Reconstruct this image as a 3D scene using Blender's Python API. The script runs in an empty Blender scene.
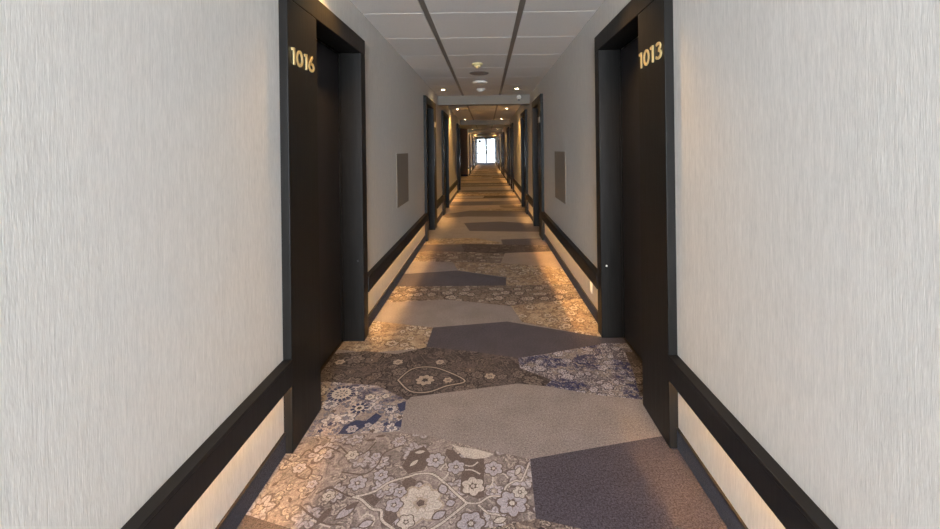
import bpy, bmesh, math, random
from mathutils import Vector
from mathutils.geometry import delaunay_2d_cdt

R = random.Random(11)
sc = bpy.context.scene
COL = sc.collection
F = 417.78            # focal length in pixels (16 mm on 36 mm, 940 px wide)
VX, VY = 486.5, 149.0
CAM_H = 1.40
ROLL = 0.013
XL, XR = -0.955, 0.872        # wall faces
FL, FR = -0.915, 0.831        # faces of the door surrounds
CEIL = 2.465
PORT_H, OPEN_H = 2.235, 2.12
RECESS = 0.165
Y_REAR, Y_END = -4.4, 40.2
LOBBY = (14.75, 21.6)

# ------------------------------------------------------------------ node helper
class G:
    """small expression builder for a material's nodes"""
    def __init__(s, mat):
        s.t = mat.node_tree; s.n = s.t.nodes; s.l = s.t.links
    def node(s, kind, **kw):
        nd = s.n.new(kind)
        for k, v in kw.items(): setattr(nd, k, v)
        return nd
    def put(s, sock, v):
        if isinstance(v, bpy.types.NodeSocket): s.l.new(v, sock)
        elif v is not None:
            if sock.type == 'RGBA' and len(v) == 3: v = (*v, 1)
            sock.default_value = v
    def m(s, op, a, b=None, c=None, clamp=False):
        nd = s.node('ShaderNodeMath', operation=op, use_clamp=clamp)
        for i, v in enumerate((a, b, c)):
            if v is not None: s.put(nd.inputs[i], v)
        return nd.outputs[0]
    def add(s, a, b): return s.m('ADD', a, b)
    def sub(s, a, b): return s.m('SUBTRACT', a, b)
    def mul(s, a, b): return s.m('MULTIPLY', a, b)
    def vm(s, op, a, b=None, out=0, scale=None):
        nd = s.node('ShaderNodeVectorMath', operation=op)
        s.put(nd.inputs[0], a)
        if b is not None: s.put(nd.inputs[1], b)
        if scale is not None: s.put(nd.inputs['Scale'], scale)
        return nd.outputs[out]
    def step(s, v, lo, hi):
        nd = s.node('ShaderNodeMapRange', interpolation_type='SMOOTHSTEP')
        s.put(nd.inputs[0], v); nd.inputs[1].default_value = lo; nd.inputs[2].default_value = hi
        return nd.outputs[0]
    def rng(s, v, a, b, c, d):
        nd = s.node('ShaderNodeMapRange')
        s.put(nd.inputs[0], v)
        for i, q in enumerate((a, b, c, d)): nd.inputs[i + 1].default_value = q
        return nd.outputs[0]
    def mix(s, f, a, b, blend='MIX'):
        nd = s.node('ShaderNodeMix', data_type='RGBA', blend_type=blend)
        s.put(nd.inputs[0], f); s.put(nd.inputs[6], a); s.put(nd.inputs[7], b)
        return nd.outputs[2]
    def noise(s, vec, scale, detail=2.0, rough=.5, dist=0.0, out=0):
        nd = s.node('ShaderNodeTexNoise')
        s.put(nd.inputs['Vector'], vec); nd.inputs['Scale'].default_value = scale
        nd.inputs['Detail'].default_value = detail; nd.inputs['Roughness'].default_value = rough
        nd.inputs['Distortion'].default_value = dist
        return nd.outputs[out]
    def voro(s, vec, scale, rand=1.0):
        nd = s.node('ShaderNodeTexVoronoi', voronoi_dimensions='2D')
        s.put(nd.inputs['Vector'], vec); nd.inputs['Scale'].default_value = scale
        nd.inputs['Randomness'].default_value = rand
        return nd
    def coord(s): return s.node('ShaderNodeTexCoord').outputs['Object']
    def mapping(s, vec, scale=(1, 1, 1), loc=(0, 0, 0)):
        nd = s.node('ShaderNodeMapping'); s.put(nd.inputs[0], vec)
        nd.inputs['Scale'].default_value = scale; nd.inputs['Location'].default_value = loc
        return nd.outputs[0]
    def bump(s, h, strength=.3, dist=.002):
        nd = s.node('ShaderNodeBump'); s.put(nd.inputs['Height'], h)
        nd.inputs['Strength'].default_value = strength; nd.inputs['Distance'].default_value = dist
        return nd.outputs[0]

def srgb(r, g, b):
    def f(c):
        c /= 255.0
        return c / 12.92 if c <= .04045 else ((c + .055) / 1.055) ** 2.4
    return (f(r), f(g), f(b))

def new_mat(name, col=None, rough=.5, spec=.5, metal=0.0):
    m = bpy.data.materials.new(name); m.use_nodes = True
    b = m.node_tree.nodes['Principled BSDF']
    if col: b.inputs['Base Color'].default_value = (*col, 1)
    b.inputs['Roughness'].default_value = rough
    b.inputs['Specular IOR Level'].default_value = spec
    b.inputs['Metallic'].default_value = metal
    return m, b, G(m)

def mat_wall(name, base, spread=.19):
    m, b, g = new_mat(name, rough=.85, spec=.2)
    c = g.coord()
    warp = g.vm('ADD', c, g.vm('SCALE', g.noise(c, 14, 2, out=1), scale=.006))
    s1 = g.noise(g.mapping(warp, (230, 230, 13)), 1, 3, .65)
    s2 = g.noise(g.mapping(warp, (420, 420, 34)), 1, 2, .6)
    s3 = g.noise(g.mapping(c, (70, 70, 3.2)), 1, 1)
    h = g.add(g.mul(s1, .6), g.mul(s2, .4))
    v = g.add(g.rng(h, .3, .7, 1 - spread, 1 + spread * .55), g.rng(s3, .3, .7, -.03, .03))
    col = g.mix(1.0, base, g.vm('SCALE', (1, 1, 1), scale=v), 'MULTIPLY')
    g.put(b.inputs['Base Color'], col)
    g.put(b.inputs['Normal'], g.bump(h, .4, .002))
    return m

def mat_lacquer(name, base, rough=.34, spec=.5):
    m, b, g = new_mat(name, rough=rough, spec=spec)
    c = g.coord()
    gr = g.noise(g.mapping(c, (90, 90, 3)), 1, 4, .6)
    g.put(b.inputs['Base Color'], g.mix(g.step(gr, .3, .75), base, tuple(x * 1.5 for x in base)))
    g.put(b.inputs['Roughness'], g.rng(gr, .3, .7, rough - .04, rough + .06))
    g.put(b.inputs['Normal'], g.bump(gr, .06, .001))
    return m

def pile(g, b, col, c, amt=.34):
    """carpet yarn: fleck in the colour and a fine bump"""
    f1 = g.noise(c, 420, 2, .7); f2 = g.noise(c, 150, 2, .6); f3 = g.noise(c, 5.5, 3, .6)
    f4 = g.noise(c, 75, 2, .7)
    v = g.add(g.rng(f1, .25, .75, 1 - amt, 1 + amt), g.rng(f2, .3, .7, -.8 * amt, .9 * amt))
    v = g.add(v, g.rng(f4, .3, .7, -.4 * amt, .4 * amt))
    v = g.add(v, g.rng(f3, .3, .7, -.10, .10))
    col = g.mix(1.0, col, g.vm('SCALE', (1, 1, 1), scale=v), 'MULTIPLY')
    g.put(b.inputs['Base Color'], col)
    g.put(b.inputs['Normal'], g.bump(g.add(f1, f2), .5, .004))

def mat_plain(name, base, amt=.34):
    m, b, g = new_mat(name, rough=.95, spec=.12)
    b.inputs['Sheen Weight'].default_value = .1
    pile(g, b, base, g.coord(), amt)
    return m

def mat_floral(name, ground, ground2, petal, line, dark, accent=None, scale=1.0, seed=0.0, fade=.35, acc_amt=.5):
    m, b, g = new_mat(name, rough=.95, spec=.12)
    c0 = g.coord()
    c = g.mapping(c0, (scale, scale, 0), (seed, seed * .7, 0))
    w = g.vm('ADD', c, g.vm('SCALE', g.noise(c, 7, 2, out=1), scale=.05))
    # two toned ground
    col = g.mix(g.step(g.noise(w, 3.6, 3, .6), .44, .58), ground, ground2)
    # scrolling vines: contours of a smooth field
    fld = g.noise(w, 4.2, 1.0, .4, .6)
    vine = g.step(g.m('ABSOLUTE', g.m('SINE', g.mul(fld, 42))), .34, .14)
    col = g.mix(g.mul(vine, .75), col, line)
    inner = g.step(g.m('ABSOLUTE', g.m('SINE', g.add(g.mul(fld, 42), .9))), .22, .08)
    col = g.mix(g.mul(inner, .6), col, dark)
    def rosette(col, sc_, rand, n, rad, lobe, pc, oc, cc, dens):
        v = g.voro(w, sc_, rand)
        loc = g.vm('SCALE', g.vm('SUBTRACT', w, v.outputs['Position']), scale=sc_)
        sx = g.node('ShaderNodeSeparateXYZ'); g.put(sx.inputs[0], loc)
        th = g.m('ARCTAN2', sx.outputs[1], sx.outputs[0])
        r = g.m('SQRT', g.add(g.mul(sx.outputs[0], sx.outputs[0]), g.mul(sx.outputs[1], sx.outputs[1])))
        sep = g.node('ShaderNodeSeparateColor'); g.put(sep.inputs[0], v.outputs['Color'])
        ph = g.mul(sep.outputs[0], 6.28)
        edge = g.add(rad - lobe, g.mul(2 * lobe, g.m('ABSOLUTE', g.m('COSINE', g.add(g.mul(th, n * .5), g.mul(ph, .5))))))
        edge = g.mul(edge, g.rng(sep.outputs[1], 0, 1, .55, 1.2))
        on = g.m('LESS_THAN', sep.outputs[2], dens)
        q = g.m('DIVIDE', r, edge)
        col = g.mix(g.mul(on, g.step(q, 1.3, 1.2)), col, oc)
        col = g.mix(g.mul(on, g.step(q, 1.04, .95)), col, pc)
        ribs = g.step(g.m('ABSOLUTE', g.m('SINE', g.add(g.mul(th, n * .5), g.mul(ph, .5)))), .28, .1)
        col = g.mix(g.mul(g.mul(on, g.mul(ribs, .7)), g.step(q, .95, .8)), col, oc)
        col = g.mix(g.mul(on, g.step(q, .48, .4)), col, oc)
        col = g.mix(g.mul(on, g.step(q, .36, .28)), col, cc)
        return col
    col = rosette(col, 13, .9, 3, .26, .14, line, dark, ground2, .75)
    col = rosette(col, 6.2, .85, 6, .30, .07, petal, dark, line, .8)
    if accent:
        am = g.mul(g.step(g.noise(w, 2.9, 4, .65), .50, .60), acc_amt)
        am = g.mul(am, g.step(g.noise(w, 22, 3, .6), .38, .5))
        col = g.mix(am, col, accent)
    # broken yarn detail, then worn, faded areas
    col = g.mix(g.mul(g.step(g.noise(w, 38, 3, .65), .5, .62), .55), col, ground2)
    col = g.mix(g.mul(g.step(g.noise(w, 55, 2, .6), .56, .64), .6), col, dark)
    col = g.mix(g.mul(g.step(g.noise(c, 47, 2, .6), .57, .66), .5), col, line)
    fm = g.mul(g.step(g.noise(c, 2.3, 5, .7), .42, .66), fade)
    col = g.mix(fm, col, tuple((a + e) * .5 for a, e in zip(ground, ground2)))
    pile(g, b, col, c0, .3)
    return m

def mat_emit(name, col, strength):
    m = bpy.data.materials.new(name); m.use_nodes = True
    n = m.node_tree.nodes; n.clear()
    e = n.new('ShaderNodeEmission'); o = n.new('ShaderNodeOutputMaterial')
    e.inputs[0].default_value = (*col, 1); e.inputs[1].default_value = strength
    m.node_tree.links.new(e.outputs[0], o.inputs[0])
    return m

def mat_glass(name, tint=(.96, .98, 1)):
    m = bpy.data.materials.new(name); m.use_nodes = True
    n = m.node_tree.nodes; n.clear(); l = m.node_tree.links
    t = n.new('ShaderNodeBsdfTransparent'); t.inputs[0].default_value = (*tint, 1)
    gl = n.new('ShaderNodeBsdfGlossy'); gl.inputs['Roughness'].default_value = .02
    fr = n.new('ShaderNodeFresnel'); fr.inputs[0].default_value = 1.3
    mx = n.new('ShaderNodeMixShader'); o = n.new('ShaderNodeOutputMaterial')
    l.new(fr.outputs[0], mx.inputs[0]); l.new(t.outputs[0], mx.inputs[1]); l.new(gl.outputs[0], mx.inputs[2])
    l.new(mx.outputs[0], o.inputs[0])
    return m

M = {}
M['wall'] = mat_wall('grey textured wallpaper', srgb(213, 209, 203))
M['beam'] = new_mat('taupe beam paint', srgb(140, 131, 120), .8, .2)[0]
M['wall_brown'] = mat_wall('brown wallpaper', srgb(112, 88, 72))
M['lacquer'] = mat_lacquer('black brown lacquer', srgb(25, 23, 21), .42, .16)
M['door'] = mat_lacquer('charcoal door laminate', srgb(38, 37, 40), .48, .22)
M['rail'] = mat_lacquer('black rail lacquer', srgb(24, 23, 24), .5, .25)
M['skirting'] = mat_plain('dark carpet skirting', srgb(48, 46, 56), .3)
M['skirt_cap'] = mat_lacquer('dark skirting cap', srgb(35, 28, 24), .5, .4)
M['gold'] = new_mat('pale gold', srgb(232, 208, 150), .32, .5, .55)[0]
M['white'] = new_mat('white plastic', srgb(228, 224, 215), .4)[0]
M['ivory'] = new_mat('ivory plastic', srgb(226, 206, 150), .42)[0]
M['plaque'] = new_mat('pale plaque', srgb(205, 195, 180), .4)[0]
M['dark_plastic'] = new_mat('dark plastic', srgb(40, 40, 42), .4)[0]
M['panel'] = mat_wall('grey brown grille paint', srgb(152, 140, 126), .1)
M['led'] = mat_emit('warm light strip', (1.0, .52, .15), 100.0)
M['lamp'] = mat_emit('warm lamp face', (1.0, .78, .48), 30.0)
M['chrome'] = new_mat('brushed ring', srgb(190, 185, 178), .35, .5, .6)[0]
M['frame_metal'] = new_mat('dark grey window metal', srgb(70, 74, 80), .4)[0]
M['glass'] = mat_glass('clear glass')
M['concrete'] = new_mat('pale terrace concrete', srgb(225, 225, 222), .9)[0]
M['outside_wall'] = new_mat('blue grey render', srgb(120, 132, 150), .9)[0]
def _tile():
    m, b, g = new_mat('ceiling tile', rough=.9, spec=.15)
    c = g.coord()
    n = g.noise(c, 160, 3, .7); k = g.noise(c, 1.1, 2)
    v = g.add(g.rng(n, .3, .7, .93, 1.05), g.rng(k, .3, .7, -.03, .03))
    g.put(b.inputs['Base Color'], g.mix(1.0, srgb(222, 217, 211), g.vm('SCALE', (1, 1, 1), scale=v), 'MULTIPLY'))
    g.put(b.inputs['Normal'], g.bump(n, .25, .002))
    return m
M['tile'] = _tile()
M['profile'] = new_mat('grey ceiling profile', srgb(120, 114, 108), .4, .5)[0]
M['void'] = new_mat('ceiling gap', srgb(60, 57, 54), .9)[0]

# ------------------------------------------------------------------ mesh helpers
def box(bm, x0, x1, y0, y1, z0, z1, mi=0):
    if x0 > x1: x0, x1 = x1, x0
    v = [bm.verts.new((x, y, z)) for z in (z0, z1) for x, y in ((x0, y0), (x1, y0), (x1, y1), (x0, y1))]
    fs = [bm.faces.new([v[i] for i in q]) for q in
          ((3, 2, 1, 0), (4, 5, 6, 7), (0, 1, 5, 4), (1, 2, 6, 5), (2, 3, 7, 6), (3, 0, 4, 7))]
    for f in fs: f.material_index = mi
    return fs

def lathe(bm, prof, n=32, cx=0, cy=0, mi=0, axis='z'):
    """prof = [(radius, height)], turned about a vertical (or y) axis"""
    rings = []
    for r, h in prof:
        ring = []
        for k in range(n):
            a = 2 * math.pi * k / n
            p = (cx + r * math.cos(a), cy + r * math.sin(a), h) if axis == 'z' else (cx + r * math.cos(a), h, cy + r * math.sin(a))
            ring.append(bm.verts.new(p))
        rings.append(ring)
    for a, b in zip(rings, rings[1:]):
        for k in range(n):
            f = bm.faces.new((a[k], a[(k + 1) % n], b[(k + 1) % n], b[k])); f.smooth = True; f.material_index = mi
    for ring in (rings[0], rings[-1]):
        bm.faces.new(ring).material_index = mi

def obj(name, bm, mats, parent=None, bevel=0.0):
    bmesh.ops.recalc_face_normals(bm, faces=bm.faces)
    me = bpy.data.meshes.new(name); bm.to_mesh(me); bm.free()
    for m in (mats if isinstance(mats, (list, tuple)) else [mats]): me.materials.append(m)
    o = bpy.data.objects.new(name, me); COL.objects.link(o)
    if parent: o.parent = parent
    if bevel:
        b = o.modifiers.new('bevel', 'BEVEL'); b.width = bevel; b.segments = 2; b.limit_method = 'ANGLE'
    return o

def boxes(name, lst, mats, parent=None, bevel=0.0):
    bm = bmesh.new()
    for q in lst: box(bm, *q)
    return obj(name, bm, mats, parent, bevel)

def tag(o, label=None, cat=None, group=None, kind=None):
    for k, v in (('label', label), ('category', cat), ('group', group), ('kind', kind)):
        if v: o[k] = v
    return o

def thing(name, loc, label, cat, group=None, kind=None):
    o = bpy.data.objects.new(name, None); COL.objects.link(o)
    o.location = loc; o.empty_display_size = .1
    return tag(o, label, cat, group, kind)

def copy_tree(o, parent=None):
    c = o.copy(); COL.objects.link(c)
    if parent: c.parent = parent
    for ch in list(o.children): copy_tree(ch, c)
    return c

def floor_pt(px, py):
    dx, dy = px - VX, py - VY
    c, s = math.cos(ROLL), math.sin(ROLL)
    x0, y0 = dx * c - dy * s, dx * s + dy * c
    z = F * CAM_H / y0
    return (x0 * z / F, z)

# ------------------------------------------------------------------ doors (surround + leaf)
ORD = ['first', 'second', 'third', 'fourth', 'fifth', 'sixth', 'seventh', 'eighth', 'ninth', 'tenth', 'eleventh', 'twelfth']
WIDE, OPEN, NARROW = .335, .80, .11
PLEN = WIDE + OPEN + NARROW
STARTS = [1.935, 6.38, 8.9, 13.4, 15.9, 20.4, 22.9, 27.4, 29.9, 34.4, 36.9]
LEFT = [(y, i) for i, y in enumerate(STARTS) if not (LOBBY[0] - 1 < y < LOBBY[1])]
RIGHT = [(y, i) for i, y in enumerate(STARTS)]

def make_door(n, side, y0, mirrored, label):
    xf, s = (FL, -1) if side == 'left' else (FR, 1)
    t = thing('door_%d' % n, (xf, y0, 0), label, 'door', None, 'structure')
    d = RECESS * s
    def yy(a, b): return (PLEN - b, PLEN - a) if mirrored else (a, b)
    def part(name, x0, x1, ya, yb, z0, z1, m, bev=.003, parent=t):
        bm = bmesh.new(); box(bm, x0, x1, ya, yb, z0, z1)
        return obj(name, bm, m, parent, bev)
    a, b = yy(0, WIDE); part('side_panel', 0, d, a, b, 0, OPEN_H - .002, M['lacquer'])
    a, b = yy(WIDE + OPEN, PLEN); part('side_jamb', 0, d, a, b, 0, OPEN_H - .002, M['lacquer'])
    part('header', 0, d, 0, PLEN, OPEN_H, PORT_H, M['lacquer'])
    a, b = yy(WIDE, WIDE + OPEN)
    part('door_leaf', d, d + .03 * s, a + .004, b - .004, .008, OPEN_H - .004, M['door'], .002)
    part('door_stop', d - .012 * s, d, b - .014, b, 0, OPEN_H, M['lacquer'], .001)
    part('threshold', d - .012 * s, d + .03 * s, a, b, 0, .007, M['skirt_cap'], .001)
    return t

doors = []
num = 0
for side, lst in (('left', LEFT), ('right', RIGHT)):
    for k, (y, i) in enumerate(lst):
        num += 1
        mir = (i % 2 == 1) if side == 'left' else False
        if i == 0:
            lab = 'dark lacquered door and wide surround marked %s on the %s wall' % ('1016' if side == 'left' else '1013', side)
        else:
            lab = 'dark lacquered door in its surround, %s door along the %s wall' % (ORD[k], side)
        t = make_door(num, side, y, mir, lab)
        doors.append((side, y, t))
        if i == 0:
            s = -1 if side == 'left' else 1
            bm = bmesh.new(); lathe(bm, [(.0001, 0), (.007, 0), (.007, .003), (.004, .005), (.0001, .005)], 16, 0, 0, 0, 'y')
            o = obj('jamb_button', bm, M['white'] if s > 0 else M['dark_plastic'], t)
            o.rotation_euler = (math.pi, 0, 0)
            o.location = (.04 * s, WIDE + OPEN, .53 if s > 0 else .59)
            o['label'] = 'small %s round button on the jamb' % ('white' if s > 0 else 'dark')

# ------------------------------------------------------------------ walls
def spans(lst, y0, y1):
    out, cur = [], y0
    for y, _ in lst:
        out.append((cur, y)); cur = y + PLEN
    out.append((cur, y1))
    return out
L_SP = []
for a, b in spans(LEFT, Y_REAR, Y_END):
    if a < LOBBY[0] < b: L_SP += [(a, LOBBY[0]), (LOBBY[1], b)]
    else: L_SP.append((a, b))
R_SP = spans(RIGHT, Y_REAR, Y_END)
TH = .20
wl = [(XL - TH, XL, a, b, 0, CEIL) for a, b in L_SP] + [(XL - TH, XL, y, y + PLEN, PORT_H, CEIL) for y, _ in LEFT]
wl += [(XL - TH - .1, XL - TH, Y_REAR, LOBBY[0] - .12, 0, CEIL), (XL - TH - .1, XL - TH, LOBBY[1] + .12, Y_END, 0, CEIL)]
tag(boxes('wall_left', wl, M['wall']), 'left corridor wall in pale grey vertically textured wallpaper', 'wall', None, 'structure')
wr = [(XR, XR + TH, a, b, 0, CEIL) for a, b in R_SP] + [(XR, XR + TH, y, y + PLEN, PORT_H, CEIL) for y, _ in RIGHT]
wr += [(XR + TH, XR + TH + .1, Y_REAR, Y_END, 0, CEIL)]
tag(boxes('wall_right', wr, M['wall']), 'right corridor wall in pale grey vertically textured wallpaper', 'wall', None, 'structure')
# side lobby opening off the left wall
tag(boxes('wall_lobby', [(-4.6, XL - .015, LOBBY[1] - .012, LOBBY[1], 0, CEIL), (-4.6, XL - TH, LOBBY[1], LOBBY[1] + .12, 0, CEIL), (-4.6, XL - TH, LOBBY[0] - .12, LOBBY[0], 0, CEIL),
                         (-4.7, -4.6, LOBBY[0] - .12, LOBBY[1] + .12, 0, CEIL)], M['wall_brown']),
    'brown walls of the dark side lobby opening off the left wall', 'wall', None, 'structure')
# rear wall with its window, behind the viewpoint
RW = (-.93, .85, .03, 2.44)
tag(boxes('wall_rear', [(XL - TH - .1, RW[0], Y_REAR - .2, Y_REAR, 0, CEIL), (RW[1], XR + TH + .1, Y_REAR - .2, Y_REAR, 0, CEIL),
                        (RW[0], RW[1], Y_REAR - .2, Y_REAR, 0, RW[2]), (RW[0], RW[1], Y_REAR - .2, Y_REAR, RW[3], CEIL)], M['wall']),
    'end wall around the window behind the viewpoint', 'wall', None, 'structure')

def baseboard(name, sp, xw, s, label):
    bm = bmesh.new()
    for a, b in sp:
        box(bm, xw, xw - .006 * s, a, b, 0, .092, 0)
        box(bm, xw, xw - .010 * s, a, b, .092, .100, 1)
    if s < 0:
        box(bm, -4.6, XL - .015, LOBBY[1] - .02, LOBBY[1] - .012, 0, .1, 0)
    tag(obj(name, bm, [M['skirting'], M['skirt_cap']]), label, 'baseboard', None, 'structure')
baseboard('baseboard_left', L_SP, XL, -1, 'dark carpeted baseboard with thin black cap along the left wall')
baseboard('baseboard_right', R_SP, XR, 1, 'dark carpeted baseboard with thin black cap along the right wall')

# ------------------------------------------------------------------ lit wall rails
def make_rail(side, a, b, label):
    xw, s = (XL, -1) if side == 'left' else (XR, 1)
    t = thing('wall_rail', (xw, a, .322), label, 'rail', 'black lit rails along both corridor walls')
    a2, b2 = 0.0, b - a
    boxes('top_board', [(0, -.046 * s, a2, b2, .098, .114)], M['rail'], t, .002)
    boxes('front_board', [(-.032 * s, -.046 * s, a2, b2, 0, .098)], M['rail'], t, .0015)
    boxes('back_batten', [(0, -.016 * s, a2, b2, .046, .098)], M['rail'], t)
    o = boxes('light_strip', [(-.005 * s, -.013 * s, a2 + .02, b2 - .02, .041, .046)], M['led'], t)
    o['label'] = 'glowing warm light strip hidden under the rail'
    return t
def rail_label(side, k, sp, n):
    if k == 0: return 'nearest black wall rail with warm under-light, before the first %s door' % side
    return None
li = 0
for side, sp in (('left', L_SP), ('right', R_SP)):
    starts = [y for y, _ in (LEFT if side == 'left' else RIGHT)]
    for k, (a, b) in enumerate(sp):
        if b - a < .05: continue
        before = sum(1 for y in starts if y < a)
        if before == 0: lab = 'nearest black wall rail on the %s, before door %s' % (side, '1016' if side == 'left' else '1013')
        elif side == 'left' and abs(b - LOBBY[0]) < .01: continue
        elif side == 'left' and abs(a - LOBBY[1]) < .01: lab = 'black wall rail on the left just past the side lobby'
        elif before == len(starts): lab = 'farthest black wall rail on the %s, beside the end window' % side
        else: lab = 'black wall rail glowing beneath, on the %s between the %s and %s doors' % (side, ORD[before - 1], ORD[before])
        make_rail(side, a, b, lab)

# ------------------------------------------------------------------ ceiling
bm = bmesh.new()
box(bm, -4.7, XR + TH + .1, Y_REAR - .2, Y_END + .1, CEIL + .020, CEIL + .09, 2)
BEAMS = [8.28 + 7.0 * k for k in range(5)]
PX = (-.455, .277)
bays = [(XL, PX[0] - .022), (PX[0] + .022, PX[1] - .022), (PX[1] + .022, XR)]
edges = [Y_REAR] + BEAMS + [Y_END]
for i in range(len(edges) - 1):
    y0 = edges[i] + (.24 if i else 0); y1 = edges[i + 1]
    if i == 0: ys = [y1] + [7.665 - .735 * k for k in range(0, 15)] + [y0]
    else:
        ys = [y1]
        while ys[-1] - .735 > y0 + .1: ys.append(ys[-1] - .735)
        ys.append(y0)
    for p in PX: box(bm, p - .020, p + .020, y0, y1, CEIL + .004, CEIL + .022, 1)
    for b, a in zip(ys, ys[1:]):
        if b - a < .03: continue
        for x0, x1 in bays: box(bm, x0 + .001, x1 - .001, a + .007, b - .007, CEIL, CEIL + .022, 0)
box(bm, -4.6, XL, LOBBY[0], LOBBY[1], CEIL, CEIL + .022, 0)
tag(obj('ceiling', bm, [M['tile'], M['profile'], M['void']]), 'suspended ceiling of pale tiles between dark long profiles', 'ceiling', None, 'structure')
for k, y in enumerate(BEAMS):
    tag(boxes('trim_%d' % (k + 1), [(XL, XR, y, y + .24, 2.287, CEIL)], M['beam']),
        '%s dropped beam crossing the corridor ceiling' % ORD[k], 'beam', None, 'structure')

# ------------------------------------------------------------------ floor: patchwork carpet
TAUPE = mat_plain('carpet taupe', srgb(126, 121, 124), .38)
TAN = mat_plain('carpet tan', srgb(142, 129, 121))
SLATE = mat_plain('carpet slate', srgb(66, 62, 73), .6)
BROWN = mat_plain('carpet brown grey', srgb(82, 74, 75), .5)
G1 = mat_floral('carpet pale floral', srgb(142, 135, 137), srgb(118, 111, 113), srgb(166, 164, 176), srgb(166, 159, 157), srgb(92, 84, 86), None, 1.0, 3.1, .35)
G2 = mat_floral('carpet dark floral', srgb(88, 82, 85), srgb(70, 66, 71), srgb(116, 109, 109), srgb(112, 105, 104), srgb(46, 43, 49), None, 1.1, 7.7, .3)
G3 = mat_floral('carpet white and blue floral', srgb(176, 170, 172), srgb(142, 134, 132), srgb(190, 188, 196), srgb(110, 112, 132), srgb(74, 76, 98), srgb(40, 48, 86), 1.25, 1.3, .2, .9)
G4 = mat_floral('carpet blue floral', srgb(132, 126, 126), srgb(92, 90, 102), srgb(168, 168, 184), srgb(176, 174, 184), srgb(52, 52, 70), srgb(36, 44, 88), 1.7, 5.9, .1, .95)
G5 = mat_floral('carpet cream floral', srgb(176, 164, 148), srgb(150, 134, 120), srgb(192, 184, 176), srgb(122, 108, 98), srgb(92, 80, 76), None, 1.3, 9.2, .2)
G6 = mat_floral('carpet contrast floral', srgb(100, 90, 88), srgb(120, 108, 102), srgb(176, 168, 164), srgb(160, 150, 144), srgb(52, 48, 54), None, 1.2, 2.6, .1)
PALE = mat_plain('carpet pale yarn', srgb(172, 167, 167))
LILAC = mat_plain('carpet lilac yarn', srgb(152, 150, 163))
DARK = mat_plain('carpet umber yarn', srgb(92, 82, 80))
INK = mat_plain('carpet ink yarn', srgb(54, 50, 54))
NAVY = mat_plain('carpet navy yarn', srgb(44, 52, 86))
GREIGE = mat_plain('carpet greige yarn', srgb(150, 140, 134))
FM = [TAUPE, TAN, SLATE, BROWN, G1, G2, G3, G4, G5, G6, PALE, LILAC, DARK, INK, NAVY, GREIGE]
IX = {m.name: i for i, m in enumerate(FM)}
polys = []   # (points in metres, material), later ones lie over earlier ones
def patch(m, pts): polys.append(([floor_pt(*p) for p in pts], IX[m.name]))
def wpatch(m, pts): polys.append((pts, IX[m.name]))

wpatch(TAUPE, [(-1.4, Y_REAR - .3), (1.4, Y_REAR - .3), (1.4, Y_END + .2), (-1.4, Y_END + .2)])
wpatch(BROWN, [(-4.7, LOBBY[0] - .2), (-1.3, LOBBY[0] - .2), (-1.3, LOBBY[1] + .2), (-4.7, LOBBY[1] + .2)])
# bands further down the corridor
y = 9.2; last = None
band = []
while y < Y_END:
    h = R.uniform(.4, .85)
    band.append((y, min(y + h, Y_END + .2))); y += h
cycle = [SLATE, TAN, BROWN, G1, TAN, G6, SLATE, TAUPE, G2, TAN, G5, BROWN, TAUPE]
R.shuffle(cycle)
bnd = [(a, R.uniform(-.12, .12), R.uniform(-.6, .5), R.uniform(-.1, .12)) for a, _ in band] + [(Y_END + .2, 0, 0, 0)]
for k, (a, b) in enumerate(band):
    lo, hi = bnd[k], bnd[k + 1]
    pts = [(-1.4, lo[0] + lo[1]), (lo[2], lo[0] + lo[3]), (1.4, lo[0] - lo[1]),
           (1.4, hi[0] - hi[1]), (hi[2], hi[0] + hi[3]), (-1.4, hi[0] + hi[1])]
    wpatch(cycle[k % len(cycle)], pts)
    if R.random() < .6:
        x = R.uniform(-.4, .4); e = R.choice((-1.4, 1.4)); m2 = cycle[(k + 5) % len(cycle)]
        wpatch(m2, [(x, a + .06), (e, a + .08), (e, b - .06), (x + R.uniform(-.1, .1), b - .07)])
# traced patches, far to near
patch(BROWN, [(440, 215), (470, 210.5), (540, 211), (556, 218), (450, 219)])
patch(TAUPE, [(425, 219), (470, 216.5), (560, 217), (560, 224), (470, 223), (425, 232)])
patch(SLATE, [(464, 223), (500, 221.5), (560, 225), (560, 232), (470, 231.5)])
patch(TAUPE, [(410, 234), (470, 231), (560, 232), (570, 239.5), (410, 241)])
patch(G5, [(405, 239), (475, 238), (503, 243), (480, 246), (400, 247)])
patch(SLATE, [(501, 239.5), (560, 237.5), (575, 246), (503, 245)])
patch(BROWN, [(390, 246), (461, 244), (466, 254), (380, 255)])
patch(G2, [(461, 243.5), (503, 244.5), (580, 246), (585, 252), (466, 256)])
patch(G6, [(370, 254), (430, 251), (470, 252), (506, 254), (503, 264), (450, 262), (365, 260)])
patch(TAN, [(505, 253), (590, 250), (600, 272), (560, 268), (500, 264)])
patch(TAUPE, [(360, 259), (430, 262), (455, 262), (457, 271), (350, 276)])
patch(G5, [(453, 262), (500, 263), (545, 266), (600, 275), (560, 275), (506, 277), (458, 270.5)])
patch(SLATE, [(340, 276.5), (411, 273.5), (457, 270.5), (506, 277.5), (506, 287), (340, 290)])
patch(G5, [(506, 277), (560, 272), (610, 274), (620, 286), (506, 287)])
patch(G6, [(320, 288), (397, 286.5), (506, 285.5), (610, 283), (620, 299), (578, 299.5), (510, 306), (445, 299.5), (320, 306)])
patch(TAUPE, [(300, 309), (445, 299.5), (512, 306), (523, 321.5), (507, 321.5), (433, 328), (380, 322), (300, 330)])
patch(G5, [(511, 305.8), (578, 299), (640, 298), (650, 345), (598, 337), (522, 322)])
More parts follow.
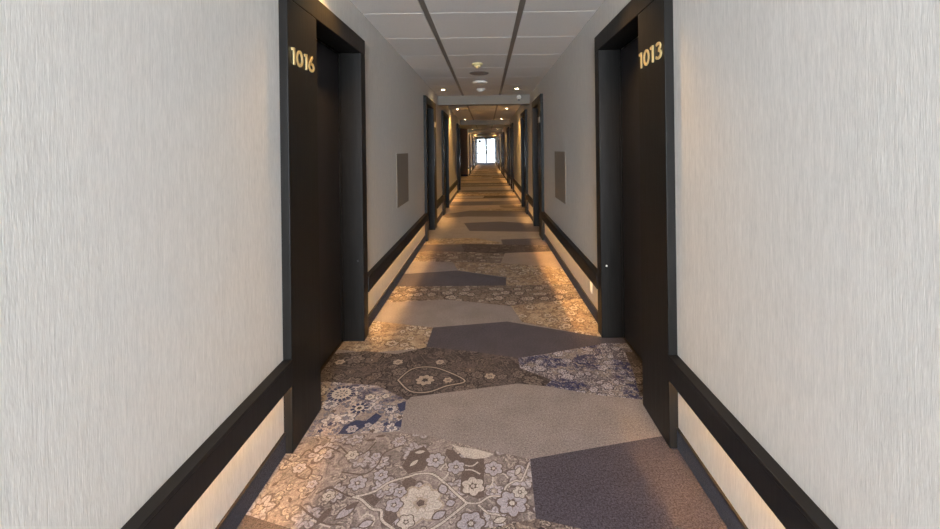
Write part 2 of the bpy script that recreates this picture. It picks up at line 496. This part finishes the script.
patch(G5, [(290, 350), (300, 323), (374, 321), (433, 327.5), (427, 348), (366, 353), (330, 348)])
patch(SLATE, [(433, 327.5), (507, 321.5), (598.7, 336.5), (630, 338), (640, 345), (575, 354), (518, 359), (470, 352), (426, 347.5)])
patch(G2, [(280, 362), (322, 354.5), (365, 351), (396, 354), (427, 347), (470, 351), (519, 358), (570, 372), (570, 391), (545, 386.5), (518, 384), (411, 397), (407, 400.5), (377, 386), (326, 382), (270, 392)])
patch(G4, [(518, 358), (545, 354), (606, 343), (680, 344), (700, 400), (641, 400), (590, 394), (545, 386), (552, 380), (520, 368)])
patch(G2, [(625, 352), (690, 346), (700, 396), (640, 396), (634, 374)])
patch(G3, [(240, 392), (327, 381.5), (377, 385.5), (407, 400), (401, 431), (300, 437), (230, 450)])
patch(TAUPE, [(405.3, 402), (411, 397), (518, 383.5), (545, 386), (590, 394), (641, 399.5), (710, 398), (730, 430), (656, 437), (526, 459.5), (490, 450), (430, 436), (400, 433)])
patch(G1, [(150, 470), (262, 440), (398, 432.5), (430, 436), (490, 450), (530, 459), (536, 519), (490, 529), (420, 545), (290, 529), (244, 514), (150, 490)])
patch(SLATE, [(530, 459), (656, 437), (760, 421), (880, 560), (600, 560), (580, 529), (536, 518.5)])
patch(BROWN, [(120, 484), (244, 514), (292, 529), (330, 560), (100, 620)])
patch(G6, [(292, 529), (420, 541), (490, 528), (536, 518.5), (582, 529), (600, 560), (330, 560)])

# woven motifs drawn as ribbons, blooms and leaves
def ribbon(m, pts, w):
    P = [Vector(floor_pt(*p)) for p in pts]
    # smooth the path
    Q = []
    for i in range(len(P) - 1):
        p0, p1, p2, p3 = P[max(i - 1, 0)], P[i], P[i + 1], P[min(i + 2, len(P) - 1)]
        for k in range(5):
            t = k / 5
            Q.append(.5 * ((2 * p1) + (-p0 + p2) * t + (2 * p0 - 5 * p1 + 4 * p2 - p3) * t * t + (-p0 + 3 * p1 - 3 * p2 + p3) * t ** 3))
    Q.append(P[-1])
    for i in range(len(Q) - 1):
        a, b = Q[i], Q[i + 1]; d = (b - a)
        if d.length < 1e-5: continue
        d.normalize(); nrm = Vector((-d.y, d.x)) * w * .5
        a2, b2 = a - d * w * .2, b + d * w * .2
        wpatch(m, [tuple(a2 + nrm), tuple(b2 + nrm), tuple(b2 - nrm), tuple(a2 - nrm)])
def bloom(m, px, py, r, n=6, lobe=.18, ph=None, sy=1.0, N=None):
    cx, cy = floor_pt(px, py); ph = R.uniform(0, 6.28) if ph is None else ph
    N = N or n * 6
    wpatch(m, [(cx + r * (1 - lobe + 2 * lobe * abs(math.cos((n * a + ph) / 2))) * math.cos(a), cy + sy * r * (1 - lobe + 2 * lobe * abs(math.cos((n * a + ph) / 2))) * math.sin(a))
               for a in (2 * math.pi * k / N for k in range(N))])
def leaf(m, px, py, l, w, ang):
    cx, cy = floor_pt(px, py); ca, sa = math.cos(ang), math.sin(ang)
    pts = []
    for k in range(7): t = k / 6; pts.append((l * (t - .5), w * .5 * math.sin(math.pi * t) ** .8))
    for k in range(5, 0, -1): t = k / 6; pts.append((l * (t - .5), -w * .5 * math.sin(math.pi * t) ** .8))
    wpatch(m, [(cx + x * ca - y * sa, cy + x * sa + y * ca) for x, y in pts])
def flower(px, py, r, n=6, pc=LILAC, oc=DARK, cc=PALE):
    ph = R.uniform(0, 6.28)
    bloom(oc, px, py, r * 1.16, n, .14, ph); bloom(pc, px, py, r, n, .17, ph)
    for k in range(n):
        a = (2 * math.pi * k - ph) / n
        x, y = floor_pt(px, py)
        q = r * .62
        wpatch(oc, [(x + q * .55 * math.cos(a + .1), y + q * .55 * math.sin(a + .1)), (x + q * 1.25 * math.cos(a), y + q * 1.25 * math.sin(a)), (x + q * .55 * math.cos(a - .1), y + q * .55 * math.sin(a - .1))])
    bloom(oc, px, py, r * .34, 5, .2); bloom(cc, px, py, r * .2, 5, .1)

patch(DARK, [(446.8, 448.7), (454, 450.5), (462, 458), (484, 458), (484, 497), (478, 499), (460, 492), (462, 467), (450, 460), (445, 454)])
patch(DARK, [(402, 482), (408, 476), (416, 480), (414, 500), (404, 502)])
patch(DARK, [(384, 510), (394, 506), (398, 518), (390, 526), (384, 520)])
patch(DARK, [(402, 466), (410, 452), (424, 446), (432, 456), (424, 470), (408, 474)])
patch(DARK, [(362, 497), (372, 494), (380, 500), (374, 507)])
patch(DARK, [(508, 500), (522, 488), (528, 500), (522, 508)])
for c, w_ in ((DARK, .016), (PALE, .010)):
    ribbon(c, [(352, 497.4), (373.6, 491.8), (390, 482), (411, 476), (417, 474), (432, 474), (443, 481.5), (456, 493.6), (467, 503)], w_)
    ribbon(c, [(352, 497), (360.5, 499), (371.7, 508.6), (381, 510.5), (382, 520), (392, 528), (400, 534)], w_)
    ribbon(c, [(467, 503), (456, 512), (441, 523.6), (432, 529), (420, 536)], w_)
    ribbon(c, [(467, 503), (478.6, 503), (490, 496.4), (502, 495.5), (506.7, 486), (516, 480.5), (521.6, 480.5), (529, 463.7)], w_ * .8)
    ribbon(c, [(478.6, 505), (488, 513), (499, 515), (505, 523.6)], w_ * .8)
for pts in ([(341.7, 472), (364, 474), (377, 465.5), (385, 452.5), (403.5, 445)], [(300, 458), (308, 450), (316, 453), (326, 447), (340, 452)],
            [(296, 476), (302, 465), (312, 470), (306, 479), (296, 476)], [(316, 494), (330, 488), (344, 494), (352, 497)],
            [(300, 506), (312, 516), (326, 524), (340, 524)], [(266, 470), (280, 458), (292, 462)], [(340, 446), (352, 456), (366, 452), (376, 442)]):
    ribbon(DARK, pts, .008)
for pts in ([(440, 470), (446, 464), (448, 474), (442, 480)], [(464, 465), (472, 466), (478, 462)], [(464, 470), (472, 470), (480, 474)],
            [(493, 476), (492, 484), (486, 488), (480, 486)], [(496, 474), (504, 474), (508, 478)], [(312, 520), (320, 524), (330, 527)],
            [(360, 520), (366, 514), (374, 518), (372, 526)]):
    ribbon(PALE, pts, .007)
flower(420.6, 503, .075, 8, PALE, GREIGE, DARK)
for px, py, r_, n_ in ((473, 486, .042, 6), (493.5, 468.4, .036, 6), (512, 503, .052, 7), (471, 523.5, .045, 6), (456, 467, .034, 6), (435.6, 460, .038, 7),
                       (394, 505, .03, 5), (400, 492, .024, 5), (381, 475, .028, 6), (357.6, 483, .034, 6), (328.6, 496, .024, 6), (299.6, 468, .026, 6),
                       (520, 492, .026, 6), (406, 522, .028, 5), (352, 455, .026, 6), (312, 484, .02, 5), (376, 456, .02, 5)):
    flower(px, py, r_, n_, R.choice((LILAC, LILAC, PALE)))
patch(PALE, [(451, 444), (460, 447), (476, 449), (494, 454), (486, 458), (474, 459), (464, 457), (458, 451)])
for px, py, l, w_, a in ((443, 489, .05, .034, 1.9), (450.5, 503, .036, .03, .3), (439, 515, .055, .03, .6), (345.5, 512, .08, .034, .8), (414, 463, .05, .02, .9), (518, 471, .05, .02, 1.1),
                         (366, 524, .05, .028, .4), (420, 452, .05, .02, .2), (500, 520, .05, .024, .3)):
    leaf(DARK, px, py, l * 1.25, w_ * 1.4, a); leaf(R.choice((LILAC, PALE)), px, py, l, w_, a)
for px, py, l, w_, a in ((324, 516, .09, .03, 1.2), (352, 506, .06, .024, .7), (371, 440, .05, .02, .1), (381, 436, .05, .02, .1), (308, 494, .03, .014, .8),
                         (290, 500, .03, .014, 2.0), (275, 484, .03, .016, 1.0), (300, 444, .03, .014, .4), (318, 440, .03, .014, 2.4)):
    leaf(DARK, px, py, l, w_, a)
# blue rosettes on the white patch
def dashed_ring(m, px, py, r, n, l, w_):
    cx, cy = floor_pt(px, py)
    for k in range(n):
        a = 2 * math.pi * k / n
        x, y = cx + r * math.cos(a), cy + r * math.sin(a)
        ca, sa = math.cos(a), math.sin(a)
        wpatch(m, [(x + u * ca - v * sa, y + u * sa + v * ca) for u, v in ((-l / 2, -w_ / 2), (l / 2, -w_ / 2), (l / 2, w_ / 2), (-l / 2, w_ / 2))])
bloom(PALE, 341.6, 393.4, .062, 8, .02)
dashed_ring(NAVY, 341.6, 393.4, .066, 18, .024, .015); dashed_ring(NAVY, 341.6, 393.4, .03, 9, .012, .007)
flower(341.6, 393.4, .018, 5, PALE, INK, LILAC)
bloom(PALE, 359.5, 408, .045, 8, .05); dashed_ring(NAVY, 359.5, 408, .036, 9, .022, .018); bloom(INK, 359.5, 408, .012, 5, .2)
flower(378, 407, .022, 5, LILAC, NAVY, PALE); flower(370, 397, .026, 6, PALE, INK, LILAC); flower(386, 396, .02, 5, PALE, INK)
patch(NAVY, [(338, 434), (344, 426), (356, 420), (366, 421), (376, 413), (382, 416), (374, 424), (362, 428), (352, 434)])
patch(NAVY, [(397, 404), (406, 401), (405, 410), (400, 412)]); patch(NAVY, [(395, 423), (402, 419), (401, 427), (394, 426)])
flower(352, 429, .026, 6, LILAC, NAVY, PALE); flower(368, 425, .016, 5, LILAC, NAVY)
for px, py in ((400, 417), (390, 409), (386, 424), (372, 431), (330, 424), (320, 431), (334, 411)):
    bloom(R.choice((NAVY, DARK)), px, py, .012, 5, .3)
# medallion on the dark patch
for c, w_ in ((INK, .026), (GREIGE, .009)):
    ribbon(c, [(398, 380), (412, 369), (430, 367), (446, 371), (465, 381), (446, 386), (428, 392), (410, 391), (398, 380)], w_)
flower(425, 380, .05, 8, GREIGE, INK, INK)
for px, py, r_ in ((407, 381, .026), (448, 380, .026), (372, 360, .04), (398, 362, .03), (470, 370, .03), (350, 372, .03), (490, 376, .03), (370, 378, .024), (440, 362, .026), (340, 362, .03)):
    flower(px, py, r_, 6, R.choice((GREIGE, DARK)), INK, GREIGE)

def build_floor():
    vs, fs = [], []
    for pts, _ in polys:
        if sum(p[0] * q[1] - q[0] * p[1] for p, q in zip(pts, pts[1:] + pts[:1])) < 0: pts = pts[::-1]
        i0 = len(vs); vs += [Vector(p) for p in pts]; fs.append(list(range(i0, i0 + len(pts))))
    ov, oe, of, _, _, ofid = delaunay_2d_cdt(vs, [], fs, 1, 1e-5, True)
    bm = bmesh.new()
    bv = [bm.verts.new((v.x, v.y, 0)) for v in ov]
    for f, ids in zip(of, ofid):
        if not ids: continue
        try: q = bm.faces.new([bv[i] for i in f])
        except ValueError: continue
        q.material_index = polys[max(ids)][1]
        if q.normal.z < 0: q.normal_flip()
    for v in [v for v in bm.verts if not v.link_faces]: bm.verts.remove(v)
    me = bpy.data.meshes.new('floor'); bm.normal_update()
    for f in bm.faces:
        if f.normal.z < 0: f.normal_flip()
    bm.to_mesh(me); bm.free()
    for m in FM: me.materials.append(m)
    o = bpy.data.objects.new('floor', me); COL.objects.link(o)
    tag(o, 'patchwork carpet of plain and floral irregular panels running down the corridor', 'floor', None, 'structure')
build_floor()

# ------------------------------------------------------------------ room numbers
def glyph(bm, ch, x, w, h):
    """flat strokes of one numeral, in the local u (along wall) / z plane; returns nothing"""
    st = .0125; T = .006
    def stroke(path, closed=False):
        n = len(path); L, Rr = [], []
        for i in range(n):
            a = Vector(path[(i - 1) % n] if closed or i else path[i]); b = Vector(path[(i + 1) % n] if closed or i < n - 1 else path[i])
            d = (b - a).normalized(); nn = Vector((-d.y, d.x)) * st * .5
            p = Vector(path[i]); L.append(p + nn); Rr.append(p - nn)
        fr = [[bm.verts.new((0 if k < 2 else T, x + q.x, q.y)) for k, q in enumerate((a, b, a, b))] for a, b in zip(L, Rr)]
        rng = range(n if closed else n - 1)
        for i in rng:
            A, B = fr[i], fr[(i + 1) % n]
            for q in ((A[0], B[0], B[1], A[1]), (A[2], A[3], B[3], B[2]), (A[0], A[2], B[2], B[0]), (A[1], B[1], B[3], A[3])): bm.faces.new(q)
        if not closed:
            for A in (fr[0], fr[-1]): bm.faces.new((A[0], A[1], A[3], A[2]))
    hw = st * .5
    def arc(cx, cy, rx, ry, a0, a1, n=18): return [(cx + rx * math.cos(math.radians(a0 + (a1 - a0) * k / n)), cy + ry * math.sin(math.radians(a0 + (a1 - a0) * k / n))) for k in range(n + 1)]
    if ch == '1': stroke([(w - hw, 0), (w - hw, h)]); stroke([(0, h - hw * 1.6), (w - hw, h - hw * .9)])
    elif ch == '0': stroke(arc(w / 2, h / 2, w / 2 - hw, h / 2 - hw, 0, 340, 30)[:-1] + [(w - hw - .0004, h / 2 - .009)], True)
    elif ch == '6':
        ry = h * .31
        stroke(arc(w / 2, ry, w / 2 - hw, ry - hw, 0, 345, 30), True)
        stroke([(w * .70, h), (w * .42, h * .74), (w * .2, h * .52), (hw, ry)])
    elif ch == '3':
        r1, r2 = h * .245, h * .29
        stroke(arc(w * .47, h - r1, w * .42 - hw, r1 - hw, 150, -80, 20)); stroke(arc(w * .47, r2, w * .5 - hw, r2 - hw, 85, -150, 20))

def room_number(side, text, spans_, z, h, label):
    xf = FL if side == 'left' else FR
    t = thing('room_number', (xf, 0, z), label, 'sign')
    for ch, (a, b) in zip(text, spans_):
        bm = bmesh.new(); w = abs(b - a)
        glyph(bm, ch, 0, w, h)
        # left wall reads with +y to the right; right wall reads with -y to the right
        for v in bm.verts:
            if side == 'left': v.co = Vector((v.co.x, a + v.co.y, v.co.z))
            else: v.co = Vector((-v.co.x, a - v.co.y, v.co.z))
        obj('numeral', bm, M['gold'], t)
room_number('left', '1016', [(1.970, 2.000), (2.019, 2.087), (2.106, 2.137), (2.157, 2.225)], 1.814, .081, 'gold room number 1016 on the left door surround')
room_number('right', '1013', [(2.246, 2.212), (2.185, 2.112), (2.094, 2.060), (2.034, 1.962)], 1.818, .083, 'gold room number 1013 on the right door surround')
for side, yv, lab in (('left', STARTS[1] + PLEN - WIDE / 2, 'small pale plaque on the surround of the second left door'),
                      ('right', STARTS[1] + WIDE / 2, 'small pale plaque on the surround of the second right door')):
    xf, s = (FL, 1) if side == 'left' else (FR, -1)
    tag(boxes('door_plaque', [(xf, xf + .006 * s, yv - .10, yv + .10, 1.80, 1.89)], M['plaque'], None, .001), lab, 'sign')

# ------------------------------------------------------------------ access grilles on the walls
def wall_grille(side, y0, y1, z0, z1, label):
    xw, s = (XL, 1) if side == 'left' else (XR, -1)
    t = thing('access_grille', (xw, y0, z0), label, 'vent panel')
    w, h = y1 - y0, z1 - z0
    e = .018
    boxes('grille_frame', [(0, .005 * s, 0, e, 0, h), (0, .005 * s, w - e, w, 0, h), (0, .005 * s, e, w - e, 0, e), (0, .005 * s, e, w - e, h - e, h)], M['panel'], t, .001)
    bm = bmesh.new()
    box(bm, 0, .0015 * s, e, w - e, e, h - e)
    n = 34
    for k in range(n):
        z = e + (h - 2 * e) * (k + .5) / n
        box(bm, .0015 * s, .0045 * s, e, w - e, z - .0055, z + .0055)
    obj('louvre_panel', bm, M['panel'], t)
wall_grille('left', 4.42, 5.06, .785, 1.362, 'grey-brown square access grille on the left wall past door 1016')
wall_grille('right', 4.62, 5.33, .775, 1.36, 'grey-brown square access grille on the right wall past door 1013')
# pale plate added to imitate a bright light reflection under the right rail
t = thing('glint_plate', (XR, 3.50, .175), 'small pale plate standing in for a light reflection below the right rail past door 1013', 'plate')
boxes('glint_backing', [(0, -.008, 0, .05, 0, .11)], M['white'], t, .002)
boxes('glint_face', [(-.008, -.013, .010, .040, .02, .09)], M['white'], t, .002)

# ------------------------------------------------------------------ ceiling fittings
def disc(name, x, y, prof, m, label, cat, n=36, extra=None):
    t = thing(name, (x, y, CEIL), label, cat)
    for nm, pr, mm in prof:
        bm = bmesh.new(); lathe(bm, pr, n); obj(nm, bm, mm, t)
    return t
disc('smoke_detector', -.10, 5.20, [('base', [(.0001, 0), (.068, 0), (.068, -.012), (.06, -.02), (.0001, -.02)], M['ivory']),
                                    ('sensor_head', [(.044, -.02), (.046, -.032), (.036, -.046), (.016, -.05), (.012, -.062), (.0001, -.064)], M['ivory'])], None,
     'ivory smoke detector with stem, nearest of the round ceiling fittings', 'smoke detector')
disc('ceiling_speaker', -.09, 5.85, [('rim', [(.118, 0), (.136, 0), (.136, -.006), (.130, -.010), (.118, -.006)], M['profile']),
                                     ('speaker_mesh', [(.0001, -.001), (.118, -.001), (.118, -.003), (.0001, -.003)], M['tile'])], None,
     'flat round flush ceiling speaker behind the smoke detector', 'speaker')
disc('ceiling_access_point', -.09, 6.58, [('base', [(.0001, 0), (.10, 0), (.115, -.012), (.0001, -.012)], M['white']),
                                   ('cover', [(.115, -.012), (.113, -.024), (.09, -.034), (.0001, -.036)], M['white'])], None,
     'white shallow dome disc, third in the row on the ceiling', 'ceiling disc')
disc('heat_detector', -.085, 7.40, [('base', [(.0001, 0), (.08, 0), (.08, -.014), (.07, -.022), (.0001, -.022)], M['white']),
                                  ('sensor_head', [(.055, -.022), (.05, -.04), (.03, -.05), (.0001, -.052)], M['white'])], None,
     'white detector on the ceiling just before the first beam', 'smoke detector')
# white sensor on the first beam
t = thing('motion_sensor', (.655, 8.28, 2.418), 'small white round sensor on the face of the first beam', 'sensor')
bm = bmesh.new(); lathe(bm, [(.0001, 0), (.046, 0), (.046, -.012), (.040, -.03), (.024, -.045), (.0001, -.05)], 28, 0, 0, 0, 'y'); obj('dome', bm, M['white'], t)
bm = bmesh.new(); lathe(bm, [(.0001, -.052), (.012, -.05), (.012, -.018), (.0001, -.016)], 16, 0, -.02, 0, 'z')
o = obj('sensor_eye', bm, M['dark_plastic'], t); o.location = (0, 0, -.02)

def spot(parent, power, size=112, col=(1.0, .55, .15)):
    l = bpy.data.lights.new('downlight_lamp', 'SPOT'); l.energy = power; l.color = col
    l.spot_size = math.radians(size); l.spot_blend = .7; l.shadow_soft_size = .03
    o = bpy.data.objects.new('downlight_lamp', l); COL.objects.link(o); o.parent = parent
    o.location = (0, 0, -.012)
LY = [2.42, 7.4, 11.0, 14.8, 18.4, 22.0, 25.6, 29.2, 32.8]
first = None
for k, y in enumerate(LY):
    for side, x in (('left', -.755), ('right', .547)):
        where = {0: 'in front of door %s' % ('1016' if side == 'left' else '1013'), 1: 'just before the first beam'}.get(k, 'the %s beyond the first beam' % ORD[k - 2])
        lab = 'warm recessed ceiling downlight on the %s, %s' % (side, where)
        if first is None:
            t = thing('downlight', (x, y, CEIL), lab, 'ceiling light', 'recessed downlights along the ceiling')
            bm = bmesh.new(); lathe(bm, [(.034, -.001), (.046, -.001), (.046, -.005), (.034, -.007)], 28)
            for f in [f for f in bm.faces if len(f.verts) > 4]: bm.faces.remove(f)
            obj('trim_ring', bm, M['chrome'], t)
            bm = bmesh.new(); lathe(bm, [(.0001, -.002), (.034, -.002), (.034, -.005), (.0001, -.005)], 28); obj('lamp_face', bm, M['lamp'], t)
            spot(t, 42)
            first = t
        else:
            t = copy_tree(first); t.location = (x, y, CEIL); t['label'] = lab

# ------------------------------------------------------------------ windows and outside
def window(name, x0, x1, z0, z1, y, mull, trans, label, closer=False, e=.06, hm=.035, ht=.025):
    t = thing(name, (0, y, 0), label, 'window', None, 'structure')
    d = .035
    bars = [(x0, x0 + e, -d, d, z0, z1), (x1 - e, x1, -d, d, z0, z1), (x0 + e, x1 - e, -d, d, z0, z0 + e), (x0 + e, x1 - e, -d, d, z1 - e, z1)]
    boxes('window_frame', bars, M['frame_metal'], t, .003)
    boxes('mullion', [(mull - hm, mull + hm, -d, d, z0 + e, z1 - e)], M['frame_metal'], t, .003)
    for a, b in ((x0 + e, mull - hm), (mull + hm, x1 - e)):
        boxes('transom', [(a, b, -.02, .02, trans - ht, trans + ht)], M['frame_metal'], t)
        boxes('pane', [(a, b, -.004, .004, z0 + e, trans - ht)], M['glass'], t)
        boxes('pane', [(a, b, -.004, .004, trans + ht, z1 - e)], M['glass'], t)
    if closer: boxes('closer_box', [(x0 + e + .05, x0 + e + .32, -.09, -d, 2.0, 2.28)], M['dark_plastic'], t, .004)
    return t
window('window_1', XL, XR, 0, CEIL, Y_END + .05, -.03, .98, 'bright glazed end of the corridor with dark mullion and transom', True, .12, .10, .05)
window('window_2', RW[0], RW[1], RW[2], RW[3], Y_REAR - .1, -.04, 1.0, 'large window behind the viewpoint')
tag(boxes('ground_outside', [(-40, 40, Y_END + .3, 140, -.2, -.05)], M['concrete']), 'pale paved ground outside the end window', 'ground', None, 'structure')
t = thing('distant_building', (3.2, 95, -.05), 'blue-grey building seen through the right end pane', 'building')
boxes('wall', [(-2.2, 2.2, 0, 6, 0, 4.3)], M['outside_wall'], t); boxes('roof', [(-2.4, 2.4, -.2, 6.2, 4.3, 4.6)], M['frame_metal'], t)
for k in range(2): boxes('window_opening', [(-1.6 + 2 * k, -.4 + 2 * k, -.03, 0, 2.2, 3.6)], M['frame_metal'], t)

# ------------------------------------------------------------------ daylight
w = bpy.data.worlds.new('World'); sc.world = w; w.use_nodes = True
nt = w.node_tree; bg = nt.nodes['Background']
# hazy bright sky behind the viewpoint, calmer sky beyond the end window
tc = nt.nodes.new('ShaderNodeTexCoord'); sx = nt.nodes.new('ShaderNodeSeparateXYZ'); mr = nt.nodes.new('ShaderNodeMapRange')
nt.links.new(tc.outputs['Generated'], sx.inputs[0]); nt.links.new(sx.outputs[1], mr.inputs[0])
mr.inputs[1].default_value = -.5; mr.inputs[2].default_value = .5; mr.inputs[3].default_value = 38.0; mr.inputs[4].default_value = 2.8
bg.inputs[0].default_value = (.88, .94, 1.0, 1); nt.links.new(mr.outputs[0], bg.inputs[1])
# openings through which the sky is sampled
def portal(name, loc, rot, sx, sy):
    l = bpy.data.lights.new(name, 'AREA'); l.shape = 'RECTANGLE'; l.size = sx; l.size_y = sy
    l.cycles.is_portal = True
    o = bpy.data.objects.new(name, l); COL.objects.link(o); o.location = loc; o.rotation_euler = rot
portal('rear_window_opening', (-.04, Y_REAR - .25, 1.24), (math.radians(90), 0, 0), 1.8, 2.45)
portal('end_window_opening', (-.04, Y_END + .15, 1.24), (math.radians(-90), 0, 0), 1.85, 2.47)

# ------------------------------------------------------------------ camera and view
cd = bpy.data.cameras.new('camera'); cam = bpy.data.objects.new('camera', cd); COL.objects.link(cam)
cam.location = (0, 0, CAM_H); cam.rotation_euler = (math.radians(90), ROLL, 0)
cd.sensor_width = 36; cd.sensor_fit = 'HORIZONTAL'; cd.lens = F * 36 / 940
cd.shift_x = -(VX - 470) / 940; cd.shift_y = -(264.5 - VY) / 940
cd.clip_start = .05; cd.clip_end = 400
sc.camera = cam
vs_ = sc.view_settings
vs_.view_transform = 'Standard'; vs_.look = 'None'; vs_.exposure = 0.9; vs_.gamma = 1
